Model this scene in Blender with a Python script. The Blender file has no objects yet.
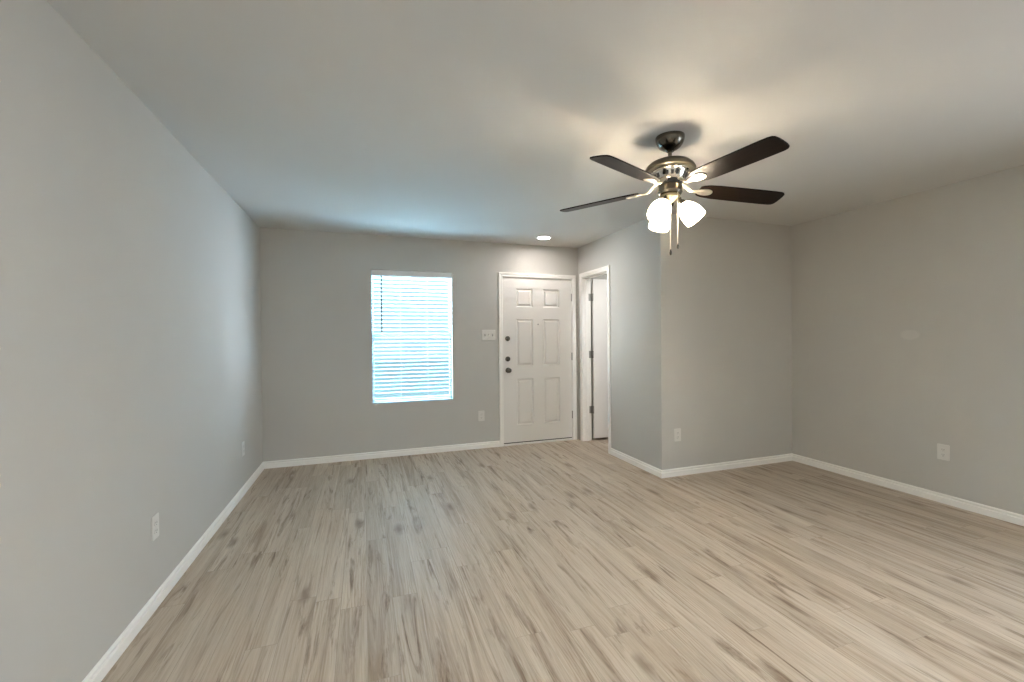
import bpy, bmesh, math, random
from mathutils import Vector, Matrix

sc = bpy.context.scene
COL = sc.collection
random.seed(7)
PI = math.pi

# ------------------------------------------------------------------ camera
F_PX, YAW, PITCH, ROLL, CAM_Z = 433.324, 0.328764, -0.0081774, -0.008993, 1.30733
XL, YB, XD, YF, XR, H = -0.98475, 4.96656, 2.58812, 3.33310, 4.21792, 2.44
YR = -3.0                      # wall behind the camera

cd = bpy.data.cameras.new('camera')
cam = bpy.data.objects.new('camera', cd)
COL.objects.link(cam)
cd.sensor_width = 36.0
cd.lens = F_PX / 1024 * 36.0
cd.clip_start = 0.02
cy, sy, cp, sp, cr, sr = (math.cos(YAW), math.sin(YAW), math.cos(PITCH), math.sin(PITCH),
                          math.cos(ROLL), math.sin(ROLL))
fwd = Vector((sy * cp, cy * cp, sp))
up0 = Vector((-sy * sp, -cy * sp, cp))
rt0 = Vector((cy, -sy, 0))
rt = rt0 * cr + up0 * sr
up = -rt0 * sr + up0 * cr
M = Matrix((rt, up, -fwd)).transposed().to_4x4()
M.translation = (0, 0, CAM_Z)
cam.matrix_world = M
sc.camera = cam

# ------------------------------------------------------------------ view, world, daylight
sc.view_settings.view_transform = 'Standard'
sc.view_settings.look = 'None'
sc.view_settings.gamma = 1
sc.view_settings.use_curve_mapping = False
sc.view_settings.exposure = 0.0
try:
    sc.cycles.use_denoising = True
    sc.cycles.max_bounces = 14
    sc.cycles.diffuse_bounces = 8
    sc.cycles.transparent_max_bounces = 16
    sc.cycles.sample_clamp_indirect = 0.0
    sc.cycles.caustics_reflective = False
    sc.cycles.caustics_refractive = False
except Exception:
    pass

SKY = 1.15
world = bpy.data.worlds.new('sky')
sc.world = world
world.use_nodes = True
bg = world.node_tree.nodes['Background']
bg.inputs['Color'].default_value = (0.50, 0.76, 0.86, 1)
bg.inputs['Strength'].default_value = SKY


def area_light(name, loc, target, sx, sy_, power, color):
    ld = bpy.data.lights.new(name, 'AREA')
    ld.shape = 'RECTANGLE'
    ld.size, ld.size_y = sx, sy_
    ld.energy = power
    ld.color = color
    o = bpy.data.objects.new(name, ld)
    COL.objects.link(o)
    o.location = loc
    o.rotation_euler = (Vector(target) - Vector(loc)).to_track_quat('-Z', 'Y').to_euler()
    return o


# daylight coming in through the patio door, which is in the right wall behind the camera
area_light('patio_daylight', (XR + 1.5, -0.6, 1.6), (XR - 2.0, -0.4, 1.15), 4.6, 3.0, 335, (0.92, 0.90, 1.0))
area_light('patio_bounce_fill', (XR + 1.3, -0.5, 0.06), (XR + 0.2, -0.4, 1.3), 3.0, 1.6, 24, (0.97, 0.93, 1.0))  # added low lamp imitating ground bounce, brightens the ceiling on the right
# unseen fill lamps added behind the camera to brighten the facing walls
for _x in (-0.1, 2.1):
    for _y in (-0.6, -2.2):
        area_light('rear_fill', (_x, _y, H - 0.02), (_x, _y, 0), 0.2, 0.2, 26.5, (0.94, 1.0, 1.0))
# unseen lamps added outside the front window, for daylight from above and either side
area_light('front_daylight_high', (0.52, YB + 1.3, 2.95), (0.52, YB + 0.1, 1.4), 2.2, 1.0, 3150, (0.45, 0.76, 1.0))
area_light('front_daylight_east', (2.5, YB + 1.1, 0.95), (0.5, YB + 0.1, 1.35), 1.7, 2.2, 365, (0.80, 0.86, 1.0))
area_light('front_daylight_west', (-1.75, YB + 0.86, 0.95), (0.55, YB + 0.1, 1.35), 0.8, 2.2, 600, (1.0, 0.95, 0.92))

# lamp on the closet ceiling
area_light('closet_lamp', (2.86, 3.72, H - 0.02), (2.86, 3.72, 0), 0.2, 0.2, 23.5, (0.96, 0.98, 1.0))

LAMP = 43.0       # glow of the fan's glass shades
CAN = 192.0        # glow of the recessed light


# ------------------------------------------------------------------ materials
def srgb(r, g, b):
    def c(v):
        v /= 255
        return v / 12.92 if v <= 0.04045 else ((v + 0.055) / 1.055) ** 2.4
    return (c(r), c(g), c(b), 1)


def mat(name, color, rough=0.5, metal=0.0, emit=None, strength=0.0, coat=0.0, spec=0.5):
    m = bpy.data.materials.new(name)
    m.use_nodes = True
    b = m.node_tree.nodes['Principled BSDF']
    b.inputs['Base Color'].default_value = color
    b.inputs['Roughness'].default_value = rough
    b.inputs['Metallic'].default_value = metal
    b.inputs['Specular IOR Level'].default_value = spec
    b.inputs['Coat Weight'].default_value = coat
    if emit:
        b.inputs['Emission Color'].default_value = emit
        b.inputs['Emission Strength'].default_value = strength
    return m


def N(m, kind, **kw):
    n = m.node_tree.nodes.new(kind)
    for k, v in kw.items():
        setattr(n, k, v)
    return n


def paint(name, color, rough, bump=0.05, scale=220.0, mott=0.03, patch=None):
    """rolled wall paint: faint mottling and orange-peel bump"""
    m = mat(name, color, rough, spec=0.35)
    nt = m.node_tree
    L = nt.links.new
    b = nt.nodes['Principled BSDF']
    tc = N(m, 'ShaderNodeTexCoord')
    n1 = N(m, 'ShaderNodeTexNoise')
    n1.inputs['Scale'].default_value = scale
    L(tc.outputs['Object'], n1.inputs['Vector'])
    bp = N(m, 'ShaderNodeBump')
    bp.inputs['Strength'].default_value = bump
    bp.inputs['Distance'].default_value = 0.002
    L(n1.outputs['Fac'], bp.inputs['Height'])
    L(bp.outputs['Normal'], b.inputs['Normal'])
    n2 = N(m, 'ShaderNodeTexNoise')
    n2.inputs['Scale'].default_value = 1.3
    L(tc.outputs['Object'], n2.inputs['Vector'])
    mx = N(m, 'ShaderNodeMix', data_type='RGBA')
    mx.inputs['A'].default_value = tuple(c * (1 - mott) for c in color[:3]) + (1,)
    mx.inputs['B'].default_value = tuple(min(1, c * (1 + mott)) for c in color[:3]) + (1,)
    L(n2.outputs['Fac'], mx.inputs['Factor'])
    col_ = mx.outputs['Result']
    if patch:                                # a roller touch-up that dried a shade lighter: centre y, z and half sizes
        sp = N(m, 'ShaderNodeSeparateXYZ')
        L(tc.outputs['Object'], sp.inputs[0])
        acc = None
        for ax, c0, hw in (('Y', patch[0], patch[2]), ('Z', patch[1], patch[3])):
            d1 = N(m, 'ShaderNodeMath', operation='SUBTRACT')
            d1.inputs[1].default_value = c0
            L(sp.outputs[ax], d1.inputs[0])
            d2 = N(m, 'ShaderNodeMath', operation='DIVIDE')
            d2.inputs[1].default_value = hw
            L(d1.outputs[0], d2.inputs[0])
            d3 = N(m, 'ShaderNodeMath', operation='MULTIPLY')
            L(d2.outputs[0], d3.inputs[0])
            L(d2.outputs[0], d3.inputs[1])
            if acc is None:
                acc = d3
            else:
                ad = N(m, 'ShaderNodeMath', operation='ADD')
                L(acc.outputs[0], ad.inputs[0])
                L(d3.outputs[0], ad.inputs[1])
                acc = ad
        rp = N(m, 'ShaderNodeValToRGB')
        rp.color_ramp.elements[0].position = 0.55
        rp.color_ramp.elements[0].color = (1, 1, 1, 1)
        rp.color_ramp.elements[1].position = 1.0
        rp.color_ramp.elements[1].color = (0, 0, 0, 1)
        L(acc.outputs[0], rp.inputs['Fac'])
        m2 = N(m, 'ShaderNodeMix', data_type='RGBA')
        L(rp.outputs['Color'], m2.inputs['Factor'])
        L(col_, m2.inputs['A'])
        m2.inputs['B'].default_value = tuple(min(1, c * 1.09) for c in color[:3]) + (1,)
        col_ = m2.outputs['Result']
    L(col_, b.inputs['Base Color'])
    return m


M_WALL = paint('greige_wall_paint', (0.50, 0.485, 0.45, 1), 0.75)
M_WALL_R = paint('touched_up_wall_paint', (0.50, 0.485, 0.45, 1), 0.75, patch=(2.30, 1.30, 0.075, 0.045))
M_CEIL = paint('ceiling_paint', (0.60, 0.59, 0.565, 1), 0.85)
M_TRIM = paint('white_trim_paint', (0.84, 0.82, 0.78, 1), 0.4, bump=0.01, mott=0.01)
M_DOOR = paint('white_door_paint', (0.76, 0.735, 0.70, 1), 0.42, bump=0.015, mott=0.01)
M_PLASTIC = mat('white_plastic', (0.64, 0.625, 0.585, 1), 0.35)
M_SLOT = mat('dark_slot', (0.03, 0.03, 0.03, 1), 0.6)
M_NICKEL = mat('brushed_dark_nickel', (0.15, 0.135, 0.11, 1), 0.22, 1.0)
M_FITTER = mat('brassy_fitter', (0.40, 0.36, 0.25, 1), 0.4, 1.0)
M_DOME = mat('satin_dark_nickel', (0.15, 0.135, 0.105, 1), 0.38, 1.0)
M_SATIN = mat('satin_nickel', (0.78, 0.73, 0.64, 1), 0.34, 1.0)
M_POLISH = mat('polished_nickel', (0.80, 0.77, 0.71, 1), 0.12, 1.0)
M_HARD = mat('satin_door_hardware', (0.13, 0.12, 0.105, 1), 0.25, 1.0)
M_HINGE = mat('steel_hinge', (0.34, 0.33, 0.31, 1), 0.5, 1.0)
M_RUBBER = mat('black_rubber', (0.02, 0.018, 0.016, 1), 0.7)
M_VINYL = mat('white_vinyl', (0.46, 0.54, 0.60, 1), 0.4)
M_VALANCE = mat('white_valance', (0.74, 0.74, 0.74, 1), 0.45)
M_SLAT = mat('white_blind_slat', (0.50, 0.52, 0.53, 1), 0.45)
_sn = M_SLAT.node_tree                      # thin white vinyl lets daylight glow through
_tl = _sn.nodes.new('ShaderNodeBsdfTranslucent')
_tl.inputs['Color'].default_value = (0.55, 0.60, 0.62, 1)
_mx = _sn.nodes.new('ShaderNodeMixShader')
_mx.inputs['Fac'].default_value = 0.25
_sn.links.new(_sn.nodes['Principled BSDF'].outputs['BSDF'], _mx.inputs[1])
_sn.links.new(_tl.outputs['BSDF'], _mx.inputs[2])
_sn.links.new(_mx.outputs['Shader'], _sn.nodes['Material Output'].inputs['Surface'])
M_CORD = mat('white_cord', (0.75, 0.75, 0.74, 1), 0.8)
M_WAND = mat('grey_wand', (0.20, 0.23, 0.26, 1), 0.4)
M_SHADE = mat('lit_frosted_glass', (0.9, 0.88, 0.84, 1), 0.35, emit=(1.0, 0.84, 0.645, 1), strength=LAMP * 0.25)
_sn = M_SHADE.node_tree                     # half of the bulb's own light comes straight through the glass
_tr = _sn.nodes.new('ShaderNodeBsdfTransparent')
_mx = _sn.nodes.new('ShaderNodeMixShader')
_mx.inputs['Fac'].default_value = 0.5
_sn.links.new(_sn.nodes['Principled BSDF'].outputs['BSDF'], _mx.inputs[1])
_sn.links.new(_tr.outputs['BSDF'], _mx.inputs[2])
_sn.links.new(_mx.outputs['Shader'], _sn.nodes['Material Output'].inputs['Surface'])
M_BULB = mat('lit_bulb', (0.9, 0.88, 0.84, 1), 0.35, emit=(1.0, 0.84, 0.645, 1), strength=LAMP * 14)
M_CAN = mat('lit_lens', (0.9, 0.9, 0.88, 1), 0.4, emit=(1.0, 0.94, 0.915, 1), strength=CAN)


def wood_blade():
    m = mat('dark_walnut_blade', (0.03, 0.015, 0.008, 1), 0.40, spec=0.14)
    nt = m.node_tree
    L = nt.links.new
    b = nt.nodes['Principled BSDF']
    tc = N(m, 'ShaderNodeTexCoord')
    mp = N(m, 'ShaderNodeMapping')
    mp.inputs['Scale'].default_value = (3, 60, 10)
    L(tc.outputs['Object'], mp.inputs['Vector'])
    n1 = N(m, 'ShaderNodeTexNoise')
    n1.inputs['Scale'].default_value = 1.0
    n1.inputs['Detail'].default_value = 6
    L(mp.outputs['Vector'], n1.inputs['Vector'])
    cr_ = N(m, 'ShaderNodeValToRGB')
    cr_.color_ramp.elements[0].color = (0.003, 0.0016, 0.001, 1)
    cr_.color_ramp.elements[0].position = 0.3
    cr_.color_ramp.elements[1].color = (0.012, 0.005, 0.0025, 1)
    cr_.color_ramp.elements[1].position = 0.75
    L(n1.outputs['Fac'], cr_.inputs['Fac'])
    L(cr_.outputs['Color'], b.inputs['Base Color'])
    return m


M_BLADE = wood_blade()


def thin_glass():
    m = bpy.data.materials.new('window_glass')
    m.use_nodes = True
    nt = m.node_tree
    nt.nodes.remove(nt.nodes['Principled BSDF'])
    out = nt.nodes['Material Output']
    t = N(m, 'ShaderNodeBsdfTransparent')
    t.inputs['Color'].default_value = (0.93, 0.97, 0.98, 1)
    g = N(m, 'ShaderNodeBsdfGlossy')
    g.inputs['Roughness'].default_value = 0.02
    lw = N(m, 'ShaderNodeLayerWeight')
    lw.inputs['Blend'].default_value = 0.5
    pw = N(m, 'ShaderNodeMath', operation='POWER')
    pw.inputs[1].default_value = 5.0
    fr = N(m, 'ShaderNodeMath', operation='MULTIPLY_ADD')
    fr.inputs[1].default_value = 0.8
    fr.inputs[2].default_value = 0.03
    nt.links.new(lw.outputs['Facing'], pw.inputs[0])
    nt.links.new(pw.outputs[0], fr.inputs[0])
    mx = N(m, 'ShaderNodeMixShader')
    nt.links.new(fr.outputs[0], mx.inputs['Fac'])
    nt.links.new(t.outputs['BSDF'], mx.inputs[1])
    nt.links.new(g.outputs['BSDF'], mx.inputs[2])
    nt.links.new(mx.outputs['Shader'], out.inputs['Surface'])
    return m


M_GLASS = thin_glass()


def plank_floor():
    m = mat('oak_vinyl_planks', (0.4, 0.34, 0.28, 1), 0.42, spec=0.40)
    nt = m.node_tree
    L = nt.links.new
    b = nt.nodes['Principled BSDF']
    tc = N(m, 'ShaderNodeTexCoord')
    sep = N(m, 'ShaderNodeSeparateXYZ')
    L(tc.outputs['Object'], sep.inputs[0])
    # brick texture wants its rows along x: swap so the planks run along y
    sw = N(m, 'ShaderNodeCombineXYZ')
    row = N(m, 'ShaderNodeMath', operation='DIVIDE')
    row.inputs[1].default_value = 0.122
    L(sep.outputs['X'], row.inputs[0])
    rowi = N(m, 'ShaderNodeMath', operation='FLOOR')
    L(row.outputs[0], rowi.inputs[0])
    wn_ = N(m, 'ShaderNodeTexWhiteNoise', noise_dimensions='1D')
    L(rowi.outputs[0], wn_.inputs['W'])
    sh_ = N(m, 'ShaderNodeMath', operation='MULTIPLY_ADD')      # every row starts at its own point
    sh_.inputs[1].default_value = 1.22
    L(wn_.outputs['Value'], sh_.inputs[0])
    L(sep.outputs['Y'], sh_.inputs[2])
    L(sh_.outputs[0], sw.inputs['X'])
    L(sep.outputs['X'], sw.inputs['Y'])

    def brick(mortar):
        n = N(m, 'ShaderNodeTexBrick', offset=0.0, offset_frequency=2, squash=1.0)
        n.inputs['Color1'].default_value = (0, 0, 0, 1)
        n.inputs['Color2'].default_value = (1, 1, 1, 1)
        n.inputs['Mortar'].default_value = (0.5, 0.5, 0.5, 1)
        n.inputs['Scale'].default_value = 1.0
        n.inputs['Mortar Size'].default_value = mortar
        n.inputs['Mortar Smooth'].default_value = 0.1
        n.inputs['Brick Width'].default_value = 1.22
        n.inputs['Row Height'].default_value = 0.122
        L(sw.outputs[0], n.inputs['Vector'])
        return n
    bk = brick(0.0011)
    rnd = N(m, 'ShaderNodeSeparateColor')
    L(bk.outputs['Color'], rnd.inputs[0])
    seed = N(m, 'ShaderNodeMath', operation='MULTIPLY')
    seed.inputs[1].default_value = 37.0
    L(rnd.outputs['Red'], seed.inputs[0])

    def grain(sx, sy__, scale, detail, rough, dist):
        mp = N(m, 'ShaderNodeMapping')
        mp.inputs['Scale'].default_value = (sx, sy__, 1)
        L(tc.outputs['Object'], mp.inputs['Vector'])
        ad = N(m, 'ShaderNodeVectorMath', operation='ADD')
        cb = N(m, 'ShaderNodeCombineXYZ')
        L(seed.outputs[0], cb.inputs['X'])
        L(seed.outputs[0], cb.inputs['Y'])
        L(mp.outputs['Vector'], ad.inputs[0])
        L(cb.outputs[0], ad.inputs[1])
        n = N(m, 'ShaderNodeTexNoise')
        n.inputs['Scale'].default_value = scale
        n.inputs['Detail'].default_value = detail
        n.inputs['Roughness'].default_value = rough
        n.inputs['Distortion'].default_value = dist
        L(ad.outputs[0], n.inputs['Vector'])
        return n

    def ramp(src, stops):
        r = N(m, 'ShaderNodeValToRGB')
        e = r.color_ramp.elements
        while len(e) < len(stops):
            e.new(0.5)
        for i, (p_, c_) in enumerate(stops):
            e[i].position = p_
            e[i].color = c_
        L(src, r.inputs['Fac'])
        return r.outputs['Color']

    def mix(a, b_, fac, mode='MIX'):
        x = N(m, 'ShaderNodeMix', data_type='RGBA', blend_type=mode)
        for sock, v in (('A', a), ('B', b_)):
            if isinstance(v, tuple):
                x.inputs[sock].default_value = v
            else:
                L(v, x.inputs[sock])
        if isinstance(fac, float):
            x.inputs['Factor'].default_value = fac
        else:
            L(fac, x.inputs['Factor'])
        return x.outputs['Result']

    # broad streaks along the plank
    g1 = grain(12.0, 0.62, 1.0, 7, 0.62, 0.8)
    base = ramp(g1.outputs['Fac'], [(0.22, FLOOR_D), (0.46, FLOOR_M), (0.76, FLOOR_L)])
    # plank-to-plank tone
    tone = ramp(rnd.outputs['Red'], [(0.0, (0.91, 0.90, 0.89, 1)), (0.5, (1.0, 0.995, 0.99, 1)), (1.0, (1.05, 1.05, 1.06, 1))])
    c = mix(base, tone, 1.0, 'MULTIPLY')
    # arching growth rings, strongest where a slow noise lets them through
    mpw = N(m, 'ShaderNodeMapping')
    mpw.inputs['Scale'].default_value = (1.0, 0.10, 1)
    L(tc.outputs['Object'], mpw.inputs['Vector'])
    adw = N(m, 'ShaderNodeVectorMath', operation='ADD')
    cbw = N(m, 'ShaderNodeCombineXYZ')
    L(seed.outputs[0], cbw.inputs['X'])
    L(seed.outputs[0], cbw.inputs['Y'])
    L(mpw.outputs['Vector'], adw.inputs[0])
    L(cbw.outputs[0], adw.inputs[1])
    wv = N(m, 'ShaderNodeTexWave', wave_type='BANDS', bands_direction='X')
    wv.inputs['Scale'].default_value = 24.0
    wv.inputs['Distortion'].default_value = 9.0
    wv.inputs['Detail'].default_value = 3.0
    wv.inputs['Detail Scale'].default_value = 1.4
    L(adw.outputs[0], wv.inputs['Vector'])
    ring = ramp(wv.outputs['Fac'], [(0.0, (0.74, 0.69, 0.64, 1)), (0.25, (1, 1, 1, 1)), (1.0, (1.04, 1.04, 1.04, 1))])
    gm = grain(6.0, 1.0, 1.0, 2, 0.5, 0.4)
    gmr = ramp(gm.outputs['Fac'], [(0.50, (0.08, 0.08, 0.08, 1)), (0.66, (0.9, 0.9, 0.9, 1))])
    c = mix(c, ring, gmr, 'MULTIPLY')
    # fine grain lines
    g2 = grain(130.0, 4.0, 1.0, 4, 0.7, 0.6)
    fine = ramp(g2.outputs['Fac'], [(0.33, (0.66, 0.62, 0.58, 1)), (0.55, (1, 1, 1, 1)), (0.75, (1.12, 1.12, 1.12, 1))])
    c = mix(c, fine, 0.5, 'MULTIPLY')
    # dark heartwood patches
    g3 = grain(16.0, 1.35, 1.0, 6, 0.66, 1.3)
    knot = ramp(g3.outputs['Fac'], [(0.545, (0, 0, 0, 1)), (0.70, (1, 1, 1, 1))])
    kn = N(m, 'ShaderNodeMath', operation='MULTIPLY')
    kn.inputs[1].default_value = 0.85
    L(knot, kn.inputs[0])
    c = mix(c, FLOOR_K, kn.outputs[0])
    # knots: sparse dark spots, drawn out along the plank
    mpk = N(m, 'ShaderNodeMapping')
    mpk.inputs['Scale'].default_value = (2.6, 0.8, 1)
    L(tc.outputs['Object'], mpk.inputs['Vector'])
    nk = N(m, 'ShaderNodeTexNoise')
    nk.inputs['Scale'].default_value = 14.0
    L(tc.outputs['Object'], nk.inputs['Vector'])
    mk = N(m, 'ShaderNodeMix', data_type='VECTOR')
    mk.inputs['Factor'].default_value = 0.06
    L(mpk.outputs['Vector'], mk.inputs['A'])
    L(nk.outputs['Color'], mk.inputs['B'])
    vk = N(m, 'ShaderNodeTexVoronoi', voronoi_dimensions='2D')
    vk.inputs['Scale'].default_value = 1.0
    L(mk.outputs['Result'], vk.inputs['Vector'])
    kr = ramp(vk.outputs['Distance'], [(0.015, (0.6, 0.6, 0.6, 1)), (0.085, (0, 0, 0, 1))])
    c = mix(c, FLOOR_K, kr)
    # seams
    sm = N(m, 'ShaderNodeMath', operation='MULTIPLY')
    sm.inputs[1].default_value = 0.35
    L(bk.outputs['Fac'], sm.inputs[0])
    c = mix(c, (0.09, 0.07, 0.055, 1), sm.outputs[0])
    L(c, b.inputs['Base Color'])
    rr = N(m, 'ShaderNodeMapRange')
    rr.inputs['To Min'].default_value = 0.40
    rr.inputs['To Max'].default_value = 0.56
    L(g2.outputs['Fac'], rr.inputs['Value'])
    L(rr.outputs['Result'], b.inputs['Roughness'])
    bp = N(m, 'ShaderNodeBump')
    bp.inputs['Strength'].default_value = 0.12
    bp.inputs['Distance'].default_value = 0.002
    L(g2.outputs['Fac'], bp.inputs['Height'])
    L(bp.outputs['Normal'], b.inputs['Normal'])
    return m


FLOOR_D = (0.265, 0.187, 0.120, 1)
FLOOR_M = (0.49, 0.405, 0.318, 1)
FLOOR_L = (0.61, 0.535, 0.44, 1)
FLOOR_K = (0.130, 0.074, 0.036, 1)
M_FLOOR = plank_floor()


# ------------------------------------------------------------------ mesh helpers
class MB:
    def __init__(self):
        self.bm = bmesh.new()

    def box(self, x0, x1, y0, y1, z0, z1, bevel=0.0):
        b = bmesh.new()
        bmesh.ops.create_cube(b, size=1.0)
        for v in b.verts:
            v.co = Vector(((x0 + x1) / 2 + v.co.x * (x1 - x0), (y0 + y1) / 2 + v.co.y * (y1 - y0),
                           (z0 + z1) / 2 + v.co.z * (z1 - z0)))
        if bevel:
            bmesh.ops.bevel(b, geom=b.edges[:], offset=bevel, segments=2, profile=0.6, affect='EDGES')
        self._merge(b)
        return self

    def _merge(self, b, M_=None):
        if M_ is not None:
            bmesh.ops.transform(b, matrix=M_, verts=b.verts[:])
        me = bpy.data.meshes.new('tmp')
        b.to_mesh(me)
        b.free()
        self.bm.from_mesh(me)
        bpy.data.meshes.remove(me)

    def lathe(self, prof, M_=None, seg=40, close=True):
        """prof: (radius, z) list, revolved about z"""
        b = bmesh.new()
        rings = []
        for r, z in prof:
            if r < 1e-6:
                rings.append([b.verts.new((0, 0, z))])
            else:
                rings.append([b.verts.new((r * math.cos(2 * PI * i / seg), r * math.sin(2 * PI * i / seg), z))
                              for i in range(seg)])
        for A, B in zip(rings, rings[1:]):
            for i in range(seg):
                j = (i + 1) % seg
                if len(A) == 1 and len(B) == 1:
                    continue
                if len(A) == 1:
                    b.faces.new((A[0], B[i], B[j]))
                elif len(B) == 1:
                    b.faces.new((A[i], A[j], B[0]))
                else:
                    b.faces.new((A[i], A[j], B[j], B[i]))
        bmesh.ops.recalc_face_normals(b, faces=b.faces[:])
        self._merge(b, M_)
        return self

    def tube(self, pts, rad, seg=10):
        """round tube through points; rad is a number or one radius per point"""
        pts = [Vector(p_) for p_ in pts]
        rs = rad if isinstance(rad, (list, tuple)) else [rad] * len(pts)
        b = bmesh.new()
        rings = []
        ref = None
        for i, p_ in enumerate(pts):
            t = (pts[min(i + 1, len(pts) - 1)] - pts[max(i - 1, 0)]).normalized()
            if ref is None:
                ref = Vector((0, 0, 1)) if abs(t.z) < 0.9 else Vector((1, 0, 0))
            u = t.cross(ref).normalized()
            v = t.cross(u).normalized()
            rings.append([b.verts.new(p_ + (u * math.cos(2 * PI * k / seg) + v * math.sin(2 * PI * k / seg)) * rs[i])
                          for k in range(seg)])
        for A, B in zip(rings, rings[1:]):
            for k in range(seg):
                b.faces.new((A[k], A[(k + 1) % seg], B[(k + 1) % seg], B[k]))
        b.faces.new(rings[0])
        b.faces.new(rings[-1])
        bmesh.ops.recalc_face_normals(b, faces=b.faces[:])
        self._merge(b)
        return self

    def prism(self, outline, z0, z1, M_=None, bevel=0.0):
        """closed 2D outline (x, y) raised from z0 to z1"""
        b = bmesh.new()
        lo = [b.verts.new((x, y, z0)) for x, y in outline]
        hi = [b.verts.new((x, y, z1)) for x, y in outline]
        n = len(outline)
        b.faces.new(lo[::-1])
        b.faces.new(hi)
        for i in range(n):
            j = (i + 1) % n
            b.faces.new((lo[i], lo[j], hi[j], hi[i]))
        bmesh.ops.recalc_face_normals(b, faces=b.faces[:])
        if bevel:
            ed = [e for e in b.edges if abs(e.verts[0].co.z - e.verts[1].co.z) < 1e-6]
            bmesh.ops.bevel(b, geom=ed, offset=bevel, segments=2, profile=0.5, affect='EDGES')
        self._merge(b, M_)
        return self

    def sweep(self, rings, closed_ends=True):
        """rings: list of equal-length vertex loops, joined one to the next"""
        b = bmesh.new()
        R_ = [[b.verts.new(p_) for p_ in r] for r in rings]
        n = len(R_[0])
        for A, B in zip(R_, R_[1:]):
            for i in range(n):
                j = (i + 1) % n
                b.faces.new((A[i], A[j], B[j], B[i]))
        if closed_ends:
            b.faces.new(R_[0])
            b.faces.new(R_[-1])
        bmesh.ops.recalc_face_normals(b, faces=b.faces[:])
        self._merge(b)
        return self

    def build(self, name, material, parent=None, smooth=None, loc=None):
        if parent is not None:
            bmesh.ops.translate(self.bm, verts=self.bm.verts[:], vec=-Vector(parent['_w']))
        me = bpy.data.meshes.new(name)
        self.bm.to_mesh(me)
        self.bm.free()
        me.materials.append(material)
        o = bpy.data.objects.new(name, me)
        COL.objects.link(o)
        if parent is not None:
            o.parent = parent
            o['_w'] = tuple(parent['_w'])
        else:
            o['_w'] = (0.0, 0.0, 0.0)
        if smooth:
            for p_ in me.polygons:
                p_.use_smooth = True
            try:
                me.set_sharp_from_angle(angle=math.radians(smooth))
            except Exception:
                pass
        return o


def thing(name, label, cat, loc, group=None, kind=None):
    o = bpy.data.objects.new(name, None)
    COL.objects.link(o)
    o.empty_display_size = 0.1
    o.location = loc
    o['_w'] = tuple(loc)
    return tag(o, label, cat, group, kind)


def tag(o, label, cat, group=None, kind=None):
    o['label'] = label
    o['category'] = cat
    if group:
        o['group'] = group
    if kind:
        o['kind'] = kind
    return o


def struct(o, label, cat):
    return tag(o, label, cat, None, 'structure')


def wall_boxes(mb, axis, a0, a1, t0, t1, openings, z1=H, z0=0.0):
    """wall running along axis 'x' or 'y' from a0 to a1, thickness t0..t1, with rectangular openings (a, b, z, z)"""
    A = sorted({a0, a1} | {o[0] for o in openings} | {o[1] for o in openings})
    Z = sorted({z0, z1} | {o[2] for o in openings} | {o[3] for o in openings})
    for i in range(len(A) - 1):
        for k in range(len(Z) - 1):
            am, zm = (A[i] + A[i + 1]) / 2, (Z[k] + Z[k + 1]) / 2
            if any(o[0] < am < o[1] and o[2] < zm < o[3] for o in openings):
                continue
            if axis == 'x':
                mb.box(A[i], A[i + 1], t0, t1, Z[k], Z[k + 1])
            else:
                mb.box(t0, t1, A[i], A[i + 1], Z[k], Z[k + 1])
    bmesh.ops.remove_doubles(mb.bm, verts=mb.bm.verts[:], dist=1e-5)
    # drop faces shared by two neighbouring blocks
    seen = {}
    for f in mb.bm.faces:
        key = tuple(sorted(v.index for v in f.verts))
        seen.setdefault(key, []).append(f)
    mb.bm.verts.index_update()
    seen = {}
    for f in mb.bm.faces:
        seen.setdefault(tuple(sorted(v.index for v in f.verts)), []).append(f)
    dead = [f for fs in seen.values() if len(fs) > 1 for f in fs]
    if dead:
        bmesh.ops.delete(mb.bm, geom=dead, context='FACES')
    bmesh.ops.recalc_face_normals(mb.bm, faces=mb.bm.faces[:])
    return mb


# ------------------------------------------------------------------ room shell
TW = 0.10                                            # outside wall thickness
WIN = (0.080, 0.968, 0.590, 2.062)                   # window opening
DOOR = (1.563, 2.517, 0.0, 2.052)                    # rough opening of the front door
CLO = (4.236, 4.862, 0.0, 2.062)                     # rough opening of the closet doorway
PAT = (-1.5, 0.7, 0.05, 2.05)                       # patio door opening behind the camera
XI = XD + 0.115                                      # closet side of the doorway wall
YI = YF + 0.115

struct(MB().box(XL - TW, XR + TW, YR - TW, YB + TW, -0.10, 0.0).build('floor', M_FLOOR),
       'grey-brown oak plank floor running the length of the room', 'floor')
struct(MB().box(XL - TW, XR + TW, YR - TW, YB + TW, H, H + 0.10).build('ceiling', M_CEIL),
       'plain flat ceiling over the whole room', 'ceiling')
struct(wall_boxes(MB(), 'y', YR, YB, XL - TW, XL, []).build('wall_left', M_WALL),
       'long plain greige wall on the left side', 'wall')
struct(wall_boxes(MB(), 'x', XL - TW, XR + TW, YB, YB + TW, [WIN, DOOR]).build('wall_back', M_WALL),
       'far greige wall holding the window and the white front door', 'wall')
struct(wall_boxes(MB(), 'y', YR, YB, XR, XR + TW, [PAT]).build('wall_right', M_WALL_R),
       'greige wall on the right side with one low outlet', 'wall')
struct(wall_boxes(MB(), 'y', YF, YB, XD, XI, [CLO]).build('wall_entry', M_WALL),
       'short greige wall facing left, pierced by the narrow doorway', 'wall')
struct(wall_boxes(MB(), 'x', XI, XR, YF, YI, []).build('wall_closet', M_WALL),
       'greige wall facing the room behind the ceiling fan', 'wall')
struct(wall_boxes(MB(), 'x', XL - TW, XR + TW, YR - TW, YR, []).build('wall_rear', M_WALL),
       'plain greige wall behind the viewer', 'wall')

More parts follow.
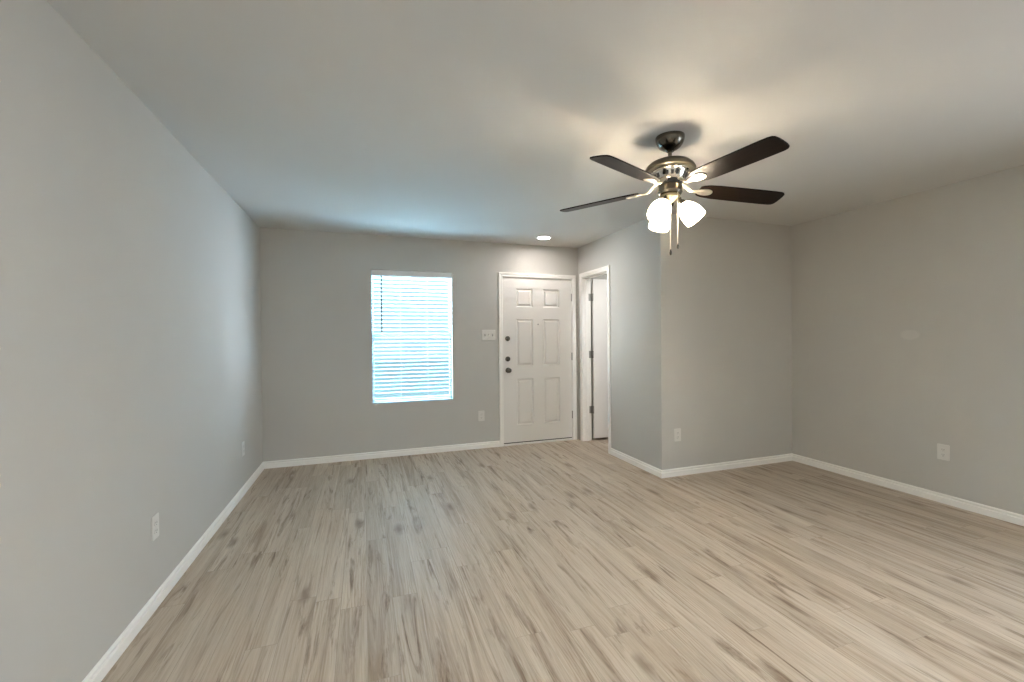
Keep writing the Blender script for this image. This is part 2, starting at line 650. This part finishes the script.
# ------------------------------------------------------------------ baseboards
BASE_PROF = [(0.0, 0.0), (0.014, 0.0), (0.014, 0.041), (0.0125, 0.045), (0.0065, 0.0475), (0.0055, 0.053), (0.010, 0.056),
             (0.0105, 0.061), (0.007, 0.067), (0.003, 0.0705), (0.0, 0.0710)]


def baseboard(name, p0, p1, nrm, e0, e1, label):
    """p0->p1 along the wall foot; nrm points into the room; e: +1 inside corner, -1 outside corner, 0 square end"""
    p0, p1, n = Vector((*p0, 0)), Vector((*p1, 0)), Vector((*nrm, 0))
    d = (p1 - p0).normalized()
    r0 = [p0 + n * t + d * (e0 * t) + Vector((0, 0, z)) for t, z in BASE_PROF]
    r1 = [p1 + n * t - d * (e1 * t) + Vector((0, 0, z)) for t, z in BASE_PROF]
    return struct(MB().sweep([r0, r1]).build(name, M_TRIM), label, 'baseboard')


baseboard('baseboard_left', (XL, YR), (XL, YB), (1, 0), 1, 1, 'white baseboard along the foot of the left wall')
baseboard('baseboard_back', (XL, YB), (1.5275, YB), (0, -1), 1, 0, 'white baseboard under the window, ending at the door casing')
baseboard('baseboard_entry', (XD, 4.2300), (XD, YF), (-1, 0), 0, -1, 'short white baseboard right of the narrow doorway')
baseboard('baseboard_closet', (XD, YF), (XR, YF), (0, -1), -1, 1, 'white baseboard under the wall behind the fan')
baseboard('baseboard_right', (XR, YF), (XR, YR), (-1, 0), 1, 1, 'white baseboard along the foot of the right wall')

# ------------------------------------------------------------------ door casings
CAS_PROF = [(0.0, 0.0), (0.0, 0.008), (0.006, 0.0105), (0.022, 0.0105), (0.028, 0.0145), (0.046, 0.0155), (0.050, 0.013), (0.050, 0.0)]


def casing_rings(path, fn):
    """path: inner edge corners (a, z) of a U-shaped casing; fn maps (a, z, t) to 3D"""
    (a0, z0), (a1, z1), (a2, z2), (a3, z3) = path
    sgn = 1 if a1 < a2 else -1
    rings = []
    rings.append([fn(a0 - sgn * u, z0, t) for u, t in CAS_PROF])
    rings.append([fn(a1 - sgn * u, z1 + u, t) for u, t in CAS_PROF])
    rings.append([fn(a2 + sgn * u, z2 + u, t) for u, t in CAS_PROF])
    rings.append([fn(a3 + sgn * u, z3, t) for u, t in CAS_PROF])
    return rings


t1 = thing('trim_1', 'white casing and jamb around the closed front door', 'door casing', (2.04, YB, 0), kind='structure')
mb = MB().sweep(casing_rings([(1.577, 0), (1.577, 2.038), (2.503, 2.038), (2.503, 0)],
                             lambda a, z, t: (a, YB - t, z)))
mb.build('casing', M_TRIM, t1)
mb = MB()
mb.box(1.563, 1.5795, YB, YB + TW, 0, 2.052).box(2.5005, 2.517, YB, YB + TW, 0, 2.052)
mb.box(1.5795, 2.5005, YB, YB + TW, 2.0355, 2.052)
mb.box(1.5795, 1.592, YB + 0.060, YB + TW, 0.025, 2.0355).box(2.488, 2.5005, YB + 0.060, YB + TW, 0.025, 2.0355)
mb.box(1.592, 2.488, YB + 0.060, YB + TW, 2.023, 2.0355)
mb.build('jamb', M_TRIM, t1)
MB().box(1.5795, 2.5005, YB - 0.012, YB + TW, 0.0, 0.019, 0.003).build('threshold', M_TRIM, t1)

t2 = thing('trim_2', 'white casing and jamb around the narrow doorway in the short wall', 'door casing', (XD, 4.55, 0), kind='structure')
MB().sweep(casing_rings([(4.848, 0), (4.848, 2.050), (4.250, 2.050), (4.250, 0)],
                        lambda a, z, t: (XD - t, a, z))).build('casing', M_TRIM, t2)
mb = MB()
mb.box(XD, XI, 4.844, 4.862, 0, 2.062).box(XD, XI, 4.236, 4.254, 0, 2.062).box(XD, XI, 4.254, 4.844, 2.044, 2.062)
mb.box(XD + 0.040, XD + 0.072, 4.832, 4.844, 0, 2.044).box(XD + 0.040, XD + 0.072, 4.254, 4.266, 0, 2.044)
mb.box(XD + 0.040, XD + 0.072, 4.266, 4.832, 2.032, 2.044)
mb.build('jamb', M_TRIM, t2)


# ------------------------------------------------------------------ doors
def panel_face(bm, x0, x1, z0, z1, panels, y):
    """front face (looking along -y) with moulded raised panels"""
    X = sorted({x0, x1} | {p_[0] for p_ in panels} | {p_[1] for p_ in panels})
    Z = sorted({z0, z1} | {p_[2] for p_ in panels} | {p_[3] for p_ in panels})

    def quad(a, b, c, d):
        bm.faces.new([bm.verts.new(v) for v in (a, b, c, d)])
    for i in range(len(X) - 1):
        for k in range(len(Z) - 1):
            xm, zm = (X[i] + X[i + 1]) / 2, (Z[k] + Z[k + 1]) / 2
            hit = [p_ for p_ in panels if p_[0] < xm < p_[1] and p_[2] < zm < p_[3]]
            if not hit:
                quad((X[i], y, Z[k]), (X[i + 1], y, Z[k]), (X[i + 1], y, Z[k + 1]), (X[i], y, Z[k + 1]))
    for a, b, c, d in panels:
        steps = [(0, 0), (0.005, 0.009), (0.010, 0.013), (0.020, 0.013), (0.036, 0.003)]
        loops = []
        for ins, dep in steps:
            loops.append([(a + ins, y + dep, c + ins), (b - ins, y + dep, c + ins),
                          (b - ins, y + dep, d - ins), (a + ins, y + dep, d - ins)])
        for A, B in zip(loops, loops[1:]):
            for i in range(4):
                j = (i + 1) % 4
                quad(A[i], A[j], B[j], B[i])
        quad(*loops[-1])


DY = YB + 0.010                                       # room face of the front door
d1 = thing('door_1', 'white six-panel front door with dark round hardware, closed', 'door', (2.04, DY, 0.0), kind='structure')
mb = MB()
px = [(1.755, 1.972), (2.110, 2.330)]
pz = [(1.678, 1.902), (0.958, 1.530), (0.236, 0.802)]
panel_face(mb.bm, 1.5825, 2.4975, 0.031, 2.0325, [(a, b, c, d) for a, b in px for c, d in pz], DY)
for q in (((1.5825, DY), (1.5825, DY + 0.044)), ((1.5825, DY + 0.044), (2.4975, DY + 0.044)), ((2.4975, DY + 0.044), (2.4975, DY))):
    (xa, ya), (xb, yb_) = q
    mb.bm.faces.new([mb.bm.verts.new(v) for v in ((xa, ya, 0.031), (xb, yb_, 0.031), (xb, yb_, 2.0325), (xa, ya, 2.0325))])
for z in (0.031, 2.0325):
    mb.bm.faces.new([mb.bm.verts.new(v) for v in ((1.5825, DY, z), (2.4975, DY, z), (2.4975, DY + 0.044, z), (1.5825, DY + 0.044, z))])
bmesh.ops.remove_doubles(mb.bm, verts=mb.bm.verts[:], dist=1e-5)
bmesh.ops.recalc_face_normals(mb.bm, faces=mb.bm.faces[:])
mb.build('door_slab', M_DOOR, d1)
MB().box(1.5825, 2.4975, DY + 0.004, DY + 0.040, 0.0195, 0.0308).build('door_sweep', M_RUBBER, d1)


def facing(loc):
    """matrix turning +z of a lathe toward -y (into the room) at loc"""
    return Matrix.Translation(loc) @ Matrix.Rotation(PI / 2, 4, 'X')


for zz in (1.294, 1.048):
    o = MB().lathe([(0, 0), (0.031, 0), (0.031, 0.006), (0.028, 0.012), (0.022, 0.016), (0, 0.017)], facing((1.641, DY, zz)), 28)
    db = o.build('deadbolt', M_HARD, d1, 40)
    MB().box(1.636, 1.646, DY - 0.036, DY - 0.0165, zz - 0.017, zz + 0.017, 0.003).build('thumb_turn', M_HARD, db)
kb = MB().lathe([(0, 0), (0.033, 0), (0.033, 0.004), (0.029, 0.009), (0.014, 0.012), (0.012, 0.028), (0.020, 0.036),
                 (0.0275, 0.047), (0.028, 0.056), (0.023, 0.064), (0.012, 0.067), (0, 0.0675)],
                facing((1.644, DY, 0.911)), 32).build('door_knob', M_HARD, d1, 40)
MB().lathe([(0, 0), (0.009, 0), (0.009, 0.003), (0.005, 0.004), (0, 0.004)], facing((2.041, DY, 1.467)), 16).build('peephole', M_HINGE, d1, 40)
for zz in (1.808, 1.060, 0.320):
    mb = MB().tube([(2.5005, DY - 0.008, zz - 0.048), (2.5005, DY - 0.008, zz + 0.048)], 0.0075, 12)
    mb.box(2.4955, 2.5060, DY - 0.006, DY + 0.001, zz - 0.045, zz + 0.045)
    mb.build('hinge', M_HINGE, d1, 40)

# open closet door, swung back against the far wall of the closet
LX0, LX1, LY = XI + 0.020, XI + 0.600, 4.812
d2 = thing('door_2', 'plain white door standing open inside the narrow doorway', 'door', (LX0, LY, 0.0), kind='structure')
MB().box(LX0, LX1, LY, LY + 0.035, 0.030, 2.030, 0.002).build('door_slab', M_DOOR, d2)
for zz in (1.803, 1.085, 0.390):
    mb = MB().tube([(XI + 0.010, LY - 0.004, zz - 0.045), (XI + 0.010, LY - 0.004, zz + 0.045)], 0.008, 12)
    mb.box(XI - 0.030, XI + 0.010, LY + 0.028, LY + 0.0315, zz - 0.045, zz + 0.045)
    mb.box(XI + 0.010, XI + 0.0195, LY - 0.004, LY + 0.030, zz - 0.045, zz + 0.045)
    mb.build('hinge', M_HINGE, d2, 40)

# ------------------------------------------------------------------ window and blind
wx0, wx1, wz0, wz1 = WIN
wn = thing('window_1', 'vinyl sash window behind the white blind in the far wall', 'window', ((wx0 + wx1) / 2, YB + 0.1, wz0), kind='structure')
FY0, FY1 = YB + 0.066, YB + TW


def frame_rect(mb, a0, a1, z0, z1, w, y0, y1):
    mb.box(a0, a0 + w, y0, y1, z0, z1).box(a1 - w, a1, y0, y1, z0, z1)
    mb.box(a0 + w, a1 - w, y0, y1, z0, z0 + w).box(a0 + w, a1 - w, y0, y1, z1 - w, z1)


mb = MB()
frame_rect(mb, wx0, wx1, wz0, wz1, 0.012, FY0, FY1)
mb.build('window_frame', M_VINYL, wn)
mb = MB()
frame_rect(mb, wx0 + 0.012, wx1 - 0.012, 1.325, wz1 - 0.012, 0.014, FY0 + 0.0165, FY0 + 0.031)
up_ = mb.build('upper_sash', M_VINYL, wn)
MB().box(wx0 + 0.026, wx1 - 0.026, FY0 + 0.022, FY0 + 0.026, 1.339, wz1 - 0.026).build('window_pane', M_GLASS, up_)
mb = MB()
frame_rect(mb, wx0 + 0.012, wx1 - 0.012, wz0 + 0.012, 1.352, 0.016, FY0 + 0.001, FY0 + 0.016)
lo_ = mb.build('lower_sash', M_VINYL, wn)
MB().box(wx0 + 0.028, wx1 - 0.028, FY0 + 0.006, FY0 + 0.010, wz0 + 0.028, 1.336).build('window_pane', M_GLASS, lo_)
MB().box(wx0, wx1, YB + 0.001, FY0, wz0, wz0 + 0.012).build('window_sill', M_VINYL, wn)

BX0, BX1 = wx0 + 0.010, wx1 - 0.010
bl = thing('window_blind', 'white horizontal slat blind hanging in the window of the far wall', 'blind', ((BX0 + BX1) / 2, YB + 0.035, wz1))
MB().box(BX0 - 0.006, BX1 + 0.006, YB - 0.010, YB - 0.002, 1.998, 2.058, 0.002).build('valance', M_VALANCE, bl)
MB().box(BX0, BX1, YB + 0.012, YB + 0.060, 2.008, 2.060).build('head_rail', M_VALANCE, bl)
SY = YB + 0.036
mb = MB()
PITCH_S = 0.0440
zz = 1.982
SLAT_TILT = math.radians(-20)
zs = []
while zz > 0.680:
    zs.append(zz)
    b = bmesh.new()
    prof = []
    for s in (-1, -0.5, 0, 0.5, 1):
        prof.append((s * 0.025, 0.0025 * (1 - s * s) + 0.0013))
    prof += [(a, c - 0.0026) for a, c in reversed(prof)]
    ct, st = math.cos(SLAT_TILT), math.sin(SLAT_TILT)
    r0 = [Vector((BX0, SY + a * ct - c * st, zz + a * st + c * ct)) for a, c in prof]
    r1 = [Vector((BX1, v.y, v.z)) for v in r0]
    mb.sweep([r0, r1])
    zz -= PITCH_S
mb.build('slats', M_SLAT, bl, 50)
MB().box(BX0, BX1, SY - 0.025, SY + 0.025, 0.628, 0.644, 0.003).build('bottom_rail', M_SLAT, bl)
for xx in (BX0 + 0.30, BX1 - 0.27):
    for yy in (SY - 0.0275, SY + 0.0275):
        MB().tube([(xx, yy, 0.640), (xx, yy, 2.010)], 0.0010, 6).build('ladder_cord', M_CORD, bl)
MB().tube([(0.184, YB - 0.010, 1.996), (0.185, YB - 0.009, 1.385), (0.185, YB - 0.009, 1.372)], [0.0070, 0.0075, 0.0085], 8).build('tilt_wand', M_WAND, bl)

# ------------------------------------------------------------------ outdoors beyond the window
M_GRASS = mat('pale_concrete', (0.60, 0.68, 0.70, 1), 0.9)
struct(MB().box(-14, 16, YB + TW, YB + 26, -0.35, -0.15).build('ground', M_GRASS), 'pale pavement outside the window', 'ground')

# ------------------------------------------------------------------ outlets and switch
def wall_plate(name, label, cat, centre, nrm, w, h, gangs, kind, group=None):
    """nrm: direction into the room, 'x+', 'x-' or 'y-'"""
    t = thing(name, label, cat, (0, 0, 0), group)
    o_ = Vector(centre)
    if nrm == 'y-':
        U, D = Vector((1, 0, 0)), Vector((0, -1, 0))
    elif nrm == 'x+':
        U, D = Vector((0, 1, 0)), Vector((1, 0, 0))
    else:
        U, D = Vector((0, -1, 0)), Vector((-1, 0, 0))
    Wv = Vector((0, 0, 1))
    Mx = Matrix((U, Wv, D)).transposed().to_4x4()      # local x across, y up, z out of the wall
    t.location = o_
    t.rotation_euler = Mx.to_euler()

    def rr(w_, h_, r_, n=5):
        pts = []
        for cx_, cy_, a0 in ((w_ / 2 - r_, h_ / 2 - r_, 0), (-w_ / 2 + r_, h_ / 2 - r_, 90), (-w_ / 2 + r_, -h_ / 2 + r_, 180), (w_ / 2 - r_, -h_ / 2 + r_, 270)):
            for i in range(n + 1):
                a = math.radians(a0 + 90 * i / n)
                pts.append((cx_ + r_ * math.cos(a), cy_ + r_ * math.sin(a)))
        return pts
    MB().prism(rr(w, h, 0.006), 0.0, 0.0055, None, 0.0018).build('cover_plate', M_PLASTIC, t)
    if kind == 'outlet':
        for s in (-1, 1):
            rc = [(x_, y_ + s * 0.0195) for x_, y_ in rr(0.034, 0.028, 0.010)]
            r = MB().prism(rc, 0.0055, 0.0075, None, 0.0005).build('receptacle', M_PLASTIC, t)
            m_ = MB()
            for dx, hh in ((-0.0063, 0.0075), (0.0063, 0.0095)):
                m_.box(dx - 0.0011, dx + 0.0011, s * 0.0195 + 0.003 - hh / 2, s * 0.0195 + 0.003 + hh / 2, 0.0074, 0.0078)
            m_.prism([(0.0024 * math.cos(k * PI / 5), s * 0.0195 - 0.0085 + 0.0024 * math.sin(k * PI / 5)) for k in range(10)], 0.0074, 0.0078)
            m_.build('slot', M_SLOT, r)
        MB().lathe([(0, 0.0052), (0.0035, 0.0055), (0.0028, 0.0068), (0, 0.0070)], None, 14).build('screw', M_PLASTIC, t, 40)
    else:
        for g in range(gangs):
            x_ = (g - (gangs - 1) / 2) * 0.046
            m_ = MB().box(x_ - 0.0052, x_ + 0.0052, -0.0125, 0.0125, 0.0054, 0.0062)
            bz = m_.build('toggle_slot', M_SLOT, t)
            up_s = 1 if g != 1 else -1
            MB().sweep([[(x_ - 0.0045, -0.0055, 0.0061), (x_ + 0.0045, -0.0055, 0.0061), (x_ + 0.0045, 0.0055, 0.0061), (x_ - 0.0045, 0.0055, 0.0061)],
                        [(x_ - 0.0038, up_s * 0.009 - 0.003, 0.019), (x_ + 0.0038, up_s * 0.009 - 0.003, 0.019),
                         (x_ + 0.0038, up_s * 0.009 + 0.003, 0.019), (x_ - 0.0038, up_s * 0.009 + 0.003, 0.019)]]).build('toggle', M_PLASTIC, bz)
            for s in (-1, 1):
                MB().lathe([(0, 0.0052), (0.0032, 0.0055), (0.0026, 0.0066), (0, 0.0068)], Matrix.Translation((x_, s * 0.030, 0)), 12).build('screw', M_PLASTIC, t, 40)
    return t


G = 'white duplex wall outlets'
wall_plate('wall_outlet', 'white outlet low on the left wall, the one nearer the viewer', 'outlet', (XL, 2.578, 0.392), 'x+', 0.074, 0.118, 1, 'outlet', G)
wall_plate('wall_outlet', 'white outlet low on the left wall near the far corner', 'outlet', (XL, 4.212, 0.383), 'x+', 0.074, 0.118, 1, 'outlet', G)
wall_plate('wall_outlet', 'white outlet low on the far wall between window and front door', 'outlet', (1.302, YB, 0.383), 'y-', 0.076, 0.122, 1, 'outlet', G)
wall_plate('wall_outlet', 'white outlet low on the wall behind the ceiling fan, near its outside corner', 'outlet', (2.762, YF, 0.382), 'y-', 0.076, 0.120, 1, 'outlet', G)
wall_plate('wall_outlet', 'white outlet low on the right wall', 'outlet', (XR, 2.083, 0.393), 'x-', 0.076, 0.120, 1, 'outlet', G)
wall_plate('light_switch', 'white three-toggle switch plate left of the front door', 'light switch', (1.401, YB, 1.338), 'y-', 0.166, 0.122, 3, 'switch')

# ------------------------------------------------------------------ recessed light
rl = thing('recessed_light', 'lit round recessed ceiling light in front of the front door', 'ceiling light', (1.946, 4.555, H))
c_ = Matrix.Translation((1.946, 4.555, 0))
MB().lathe([(0.064, H - 0.001), (0.064, H - 0.005), (0.070, H - 0.008), (0.086, H - 0.006), (0.092, H - 0.001), (0.064, H - 0.001)], c_, 48).build('trim_ring', M_TRIM, rl, 40)
MB().lathe([(0.0, H - 0.0045), (0.0635, H - 0.0035), (0.0635, H - 0.001), (0, H - 0.001)], c_, 48).build('lens', M_CAN, rl, 40)

# ------------------------------------------------------------------ ceiling fan
FX, FY, BZ, BP, PHI, DROOP = 1.661, 2.0506, 2.1453, -0.2201, -1.4924, 0.0467
# the fan hangs a little out of plumb from the ball joint in its canopy
HANG = (Matrix.Translation((0, 0, -0.04)) @ Matrix.Rotation(0.0368, 4, 'Y') @ Matrix.Rotation(-0.0301, 4, 'X')
        @ Matrix.Translation((0, 0, 0.04)))
fan = thing('ceiling_fan', 'five-blade dark wood ceiling fan with three lit glass shades', 'ceiling fan', (FX, FY, H))
T = Matrix.Translation((FX, FY, 0))
MB().lathe([(0, H), (0.079, H), (0.079, H - 0.010), (0.077, H - 0.024), (0.070, H - 0.042), (0.058, H - 0.058), (0.041, H - 0.070),
            (0.026, H - 0.077), (0.020, H - 0.084), (0, H - 0.084)], T, 56).build('canopy', M_NICKEL, fan, 35)
MB().lathe([(0, 2.358), (0.011, 2.358), (0.011, 2.305), (0, 2.305)], T, 24).build('downrod', M_NICKEL, fan, 35)
MB().lathe([(0, 2.310), (0.020, 2.310), (0.024, 2.302), (0.060, 2.299), (0.092, 2.291), (0.116, 2.279), (0.131, 2.264), (0.1385, 2.248), (0.138, 2.240), (0.130, 2.235), (0, 2.235)], T, 64).build('motor_housing', M_DOME, fan, 30)
band = MB().lathe([(0, 2.238), (0.104, 2.238), (0.104, 2.232), (0.095, 2.227), (0.087, 2.206), (0.078, 2.188), (0.071, 2.182), (0, 2.182)], T, 64).build('motor_band', M_POLISH, fan, 30)
for k in range(20):
    if k % 4 == 3:
        continue
    a = 2 * PI * k / 20 + 0.1
    e = Vector((math.cos(a), math.sin(a), 0))
    n = Vector((-e.y, e.x, 0))
    c0 = Vector((FX, FY, 0))
    ra = [c0 + e * 0.0910 + n * s * 0.0085 + Vector((0, 0, 2.217)) for s in (-1, 1)]
    rb = [c0 + e * 0.0818 + n * s * 0.0065 + Vector((0, 0, 2.196)) for s in (-1, 1)]
    out = e * 0.0022 - Vector((0, 0, 0.0012))
    inn = -e * 0.006
    MB().sweep([[ra[0] + out, ra[1] + out, rb[1] + out, rb[0] + out], [ra[0] + inn, ra[1] + inn, rb[1] + inn, rb[0] + inn]]).build('vent_slot', M_SLOT, band)
MB().lathe([(0, 2.182), (0.066, 2.182), (0.066, 2.160), (0, 2.160)], T, 48).build('flywheel', M_SLOT, fan, 35)
MB().lathe([(0, 2.160), (0.050, 2.160), (0.066, 2.154), (0.068, 2.146), (0.068, 2.118), (0.062, 2.108), (0.046, 2.104), (0, 2.104)], T, 56).build('switch_housing', M_NICKEL, fan, 30)
MB().lathe([(0, 2.104), (0.052, 2.104), (0.056, 2.098), (0.056, 2.086), (0.044, 2.078), (0.030, 2.070), (0.014, 2.062), (0.008, 2.056), (0, 2.054)], T, 48).build('light_fitter', M_FITTER, fan, 30)

# blades with their irons
def blade_outline():
    """half-widths along the blade, then a rounded oblique tip"""
    st = [(0.170, 0.036), (0.185, 0.047), (0.215, 0.056), (0.270, 0.061), (0.36, 0.0625), (0.47, 0.0635), (0.56, 0.0635), (0.598, 0.0632)]
    right = [(r, -w) for r, w in st]
    left = [(r, w) for r, w in reversed(st)]
    tip = [(0.634, -0.0618), (0.651, -0.0570), (0.660, -0.0480), (0.6645, -0.030), (0.666, 0.0), (0.6645, 0.030), (0.660, 0.0480), (0.651, 0.0570), (0.634, 0.0618)]
    return right + tip + left


def iron_outline():
    st = [(0.118, 0.012), (0.140, 0.010), (0.160, 0.013), (0.178, 0.022), (0.197, 0.027), (0.218, 0.028), (0.236, 0.023), (0.246, 0.014), (0.250, 0.006)]
    return [(r, -w) for r, w in st] + [(r, w) for r, w in reversed(st)]


blade0 = iron0 = None
for k in range(5):
    a = PHI + k * 2 * PI / 5
    Mb = Matrix.Translation((0, 0, BZ - H)) @ Matrix.Rotation(a, 4, 'Z') @ Matrix.Rotation(DROOP, 4, 'Y') @ Matrix.Rotation(BP, 4, 'X')
    if blade0 is None:
        b0 = MB().prism(blade_outline(), 0.0, 0.007, None, 0.0015)
        blade0 = b0.build('blade', M_BLADE)
        m_ = MB().prism(iron_outline(), -0.0055, -0.0005, None, 0.0012)
        # curved neck from the flywheel down to the plate
        ci, si = math.cos(-BP), math.sin(-BP)
        neck = [(0.050, 0, 0.036), (0.075, 0, 0.034), (0.095, 0, 0.022), (0.112, 0, 0.006), (0.130, 0, -0.003), (0.160, 0, -0.004)]
        for dy in (-0.008, 0.008):
            m_.tube([(x_, y_ + dy * (1.0 if i < 4 else 0.6), z_) for i, (x_, y_, z_) in enumerate(neck)], [0.0075, 0.0075, 0.007, 0.0065, 0.005, 0.003], 8)
        for rx, ry in ((0.192, 0.013), (0.192, -0.013), (0.232, 0.0)):
            m_.lathe([(0, -0.0085), (0.004, -0.0075), (0.005, -0.0055), (0, -0.0055)], Matrix.Translation((rx, ry, 0)), 12)
        iron0 = m_.build('blade_iron', M_SATIN)
        b_, i_ = blade0, iron0
    else:
        b_ = blade0.copy()
        i_ = iron0.copy()
        COL.objects.link(b_)
        COL.objects.link(i_)
    b_.parent = fan
    b_.matrix_local = HANG @ Mb
    i_.parent = b_
    i_.matrix_local = Matrix.Identity(4)

# three shades on short arms
SH_AZ = (78, 205, 322)
DIP = math.radians(52)
for az in SH_AZ:
    a = math.radians(az)
    e = Vector((math.cos(a), math.sin(a), 0))
    ax = (e * math.cos(DIP) - Vector((0, 0, 1)) * math.sin(DIP)).normalized()
    base = Vector((FX, FY, 2.062)) + e * 0.057
    q = ax.to_track_quat('Z', 'Y').to_matrix().to_4x4()
    Ms = Matrix.Translation(base) @ q
    arm = MB().tube([Vector((FX, FY, 2.092)) + e * 0.040, Vector((FX, FY, 2.084)) + e * 0.052, base + ax * 0.004], 0.009, 12)
    arm.lathe([(0, -0.004), (0.016, -0.004), (0.022, 0.002), (0.024, 0.022), (0.021, 0.024), (0, 0.024)], Ms, 28)
    arm.build('lamp_arm', M_NICKEL, fan, 35)
    out = [(0.0215, 0.016), (0.0260, 0.021), (0.0355, 0.032), (0.0450, 0.047), (0.0525, 0.064), (0.0570, 0.083), (0.0590, 0.102), (0.0590, 0.120), (0.0575, 0.136)]
    inn = [(r - 0.003, z) for r, z in reversed(out)]
    sh = MB().lathe(out + inn, Ms, 40).build('lamp_shade', M_SHADE, fan, 50)
    MB().lathe([(0, 0.024), (0.010, 0.026), (0.012, 0.036), (0.018, 0.047), (0.022, 0.060), (0.019, 0.072), (0.011, 0.080), (0, 0.083)], Ms, 24).build('light_bulb', M_BULB, sh, 60)

# everything below the canopy shares the slight tilt
for o in list(fan.children):
    if o.name.split('.')[0] not in ('canopy', 'blade'):
        o.matrix_local = HANG.copy()

# pull chains
vd = Vector((math.sin(YAW + 0.35), math.cos(YAW + 0.35), 0))   # roughly away from the viewer
sd = Vector((vd.y, -vd.x, 0))
for off, dep, zb in ((0.000, -0.058, 1.790), (0.038, -0.052, 1.824)):
    b_ = Vector((FX, FY, 0)) + sd * off + vd * dep
    ch = MB()
    z = 2.112
    pts = [b_ + Vector((0, 0, 2.112)), b_ + Vector((0, 0, zb))]
    ch.tube(pts, 0.0016, 8)
    while z > zb:
        ch.lathe([(0, -0.0026), (0.0026, 0), (0, 0.0026)], Matrix.Translation(b_ + Vector((0, 0, z))), 8)
        z -= 0.008
    c = ch.build('pull_chain', M_SATIN, fan, 60)
    MB().lathe([(0, zb + 0.003), (0.004, zb), (0.0035, zb - 0.006), (0.006, zb - 0.014), (0.0062, zb - 0.024), (0.003, zb - 0.031), (0, zb - 0.032)],
               Matrix.Translation(b_), 16).build('chain_fob', M_HARD, c, 50)

# ------------------------------------------------------------------ patio door behind the camera (lets the daylight in)
pd = thing('window_2', 'sliding glass patio door in the right wall behind the viewer', 'patio door', (XR + 0.05, -0.4, 0.05), kind='structure')
mb = MB()
y0, y1, z0, z1 = PAT
for a0, a1 in ((y0, (y0 + y1) / 2 + 0.03), ((y0 + y1) / 2 - 0.03, y1)):
    dx = 0.02 if a0 == y0 else 0.055
    mb.box(XR + dx, XR + dx + 0.028, a0, a0 + 0.06, z0, z1).box(XR + dx, XR + dx + 0.028, a1 - 0.06, a1, z0, z1)
    mb.box(XR + dx, XR + dx + 0.028, a0 + 0.06, a1 - 0.06, z0, z0 + 0.07).box(XR + dx, XR + dx + 0.028, a0 + 0.06, a1 - 0.06, z1 - 0.06, z1)
mb.build('door_frame', M_VINYL, pd)
MB().box(XR + 0.032, XR + 0.036, y0 + 0.06, (y0 + y1) / 2 - 0.03, z0 + 0.07, z1 - 0.06).build('door_pane', M_GLASS, pd)
MB().box(XR + 0.067, XR + 0.071, (y0 + y1) / 2 + 0.03, y1 - 0.06, z0 + 0.07, z1 - 0.06).build('door_pane', M_GLASS, pd)

# tidy helper properties
for o in bpy.data.objects:
    if '_w' in o.keys():
        del o['_w']
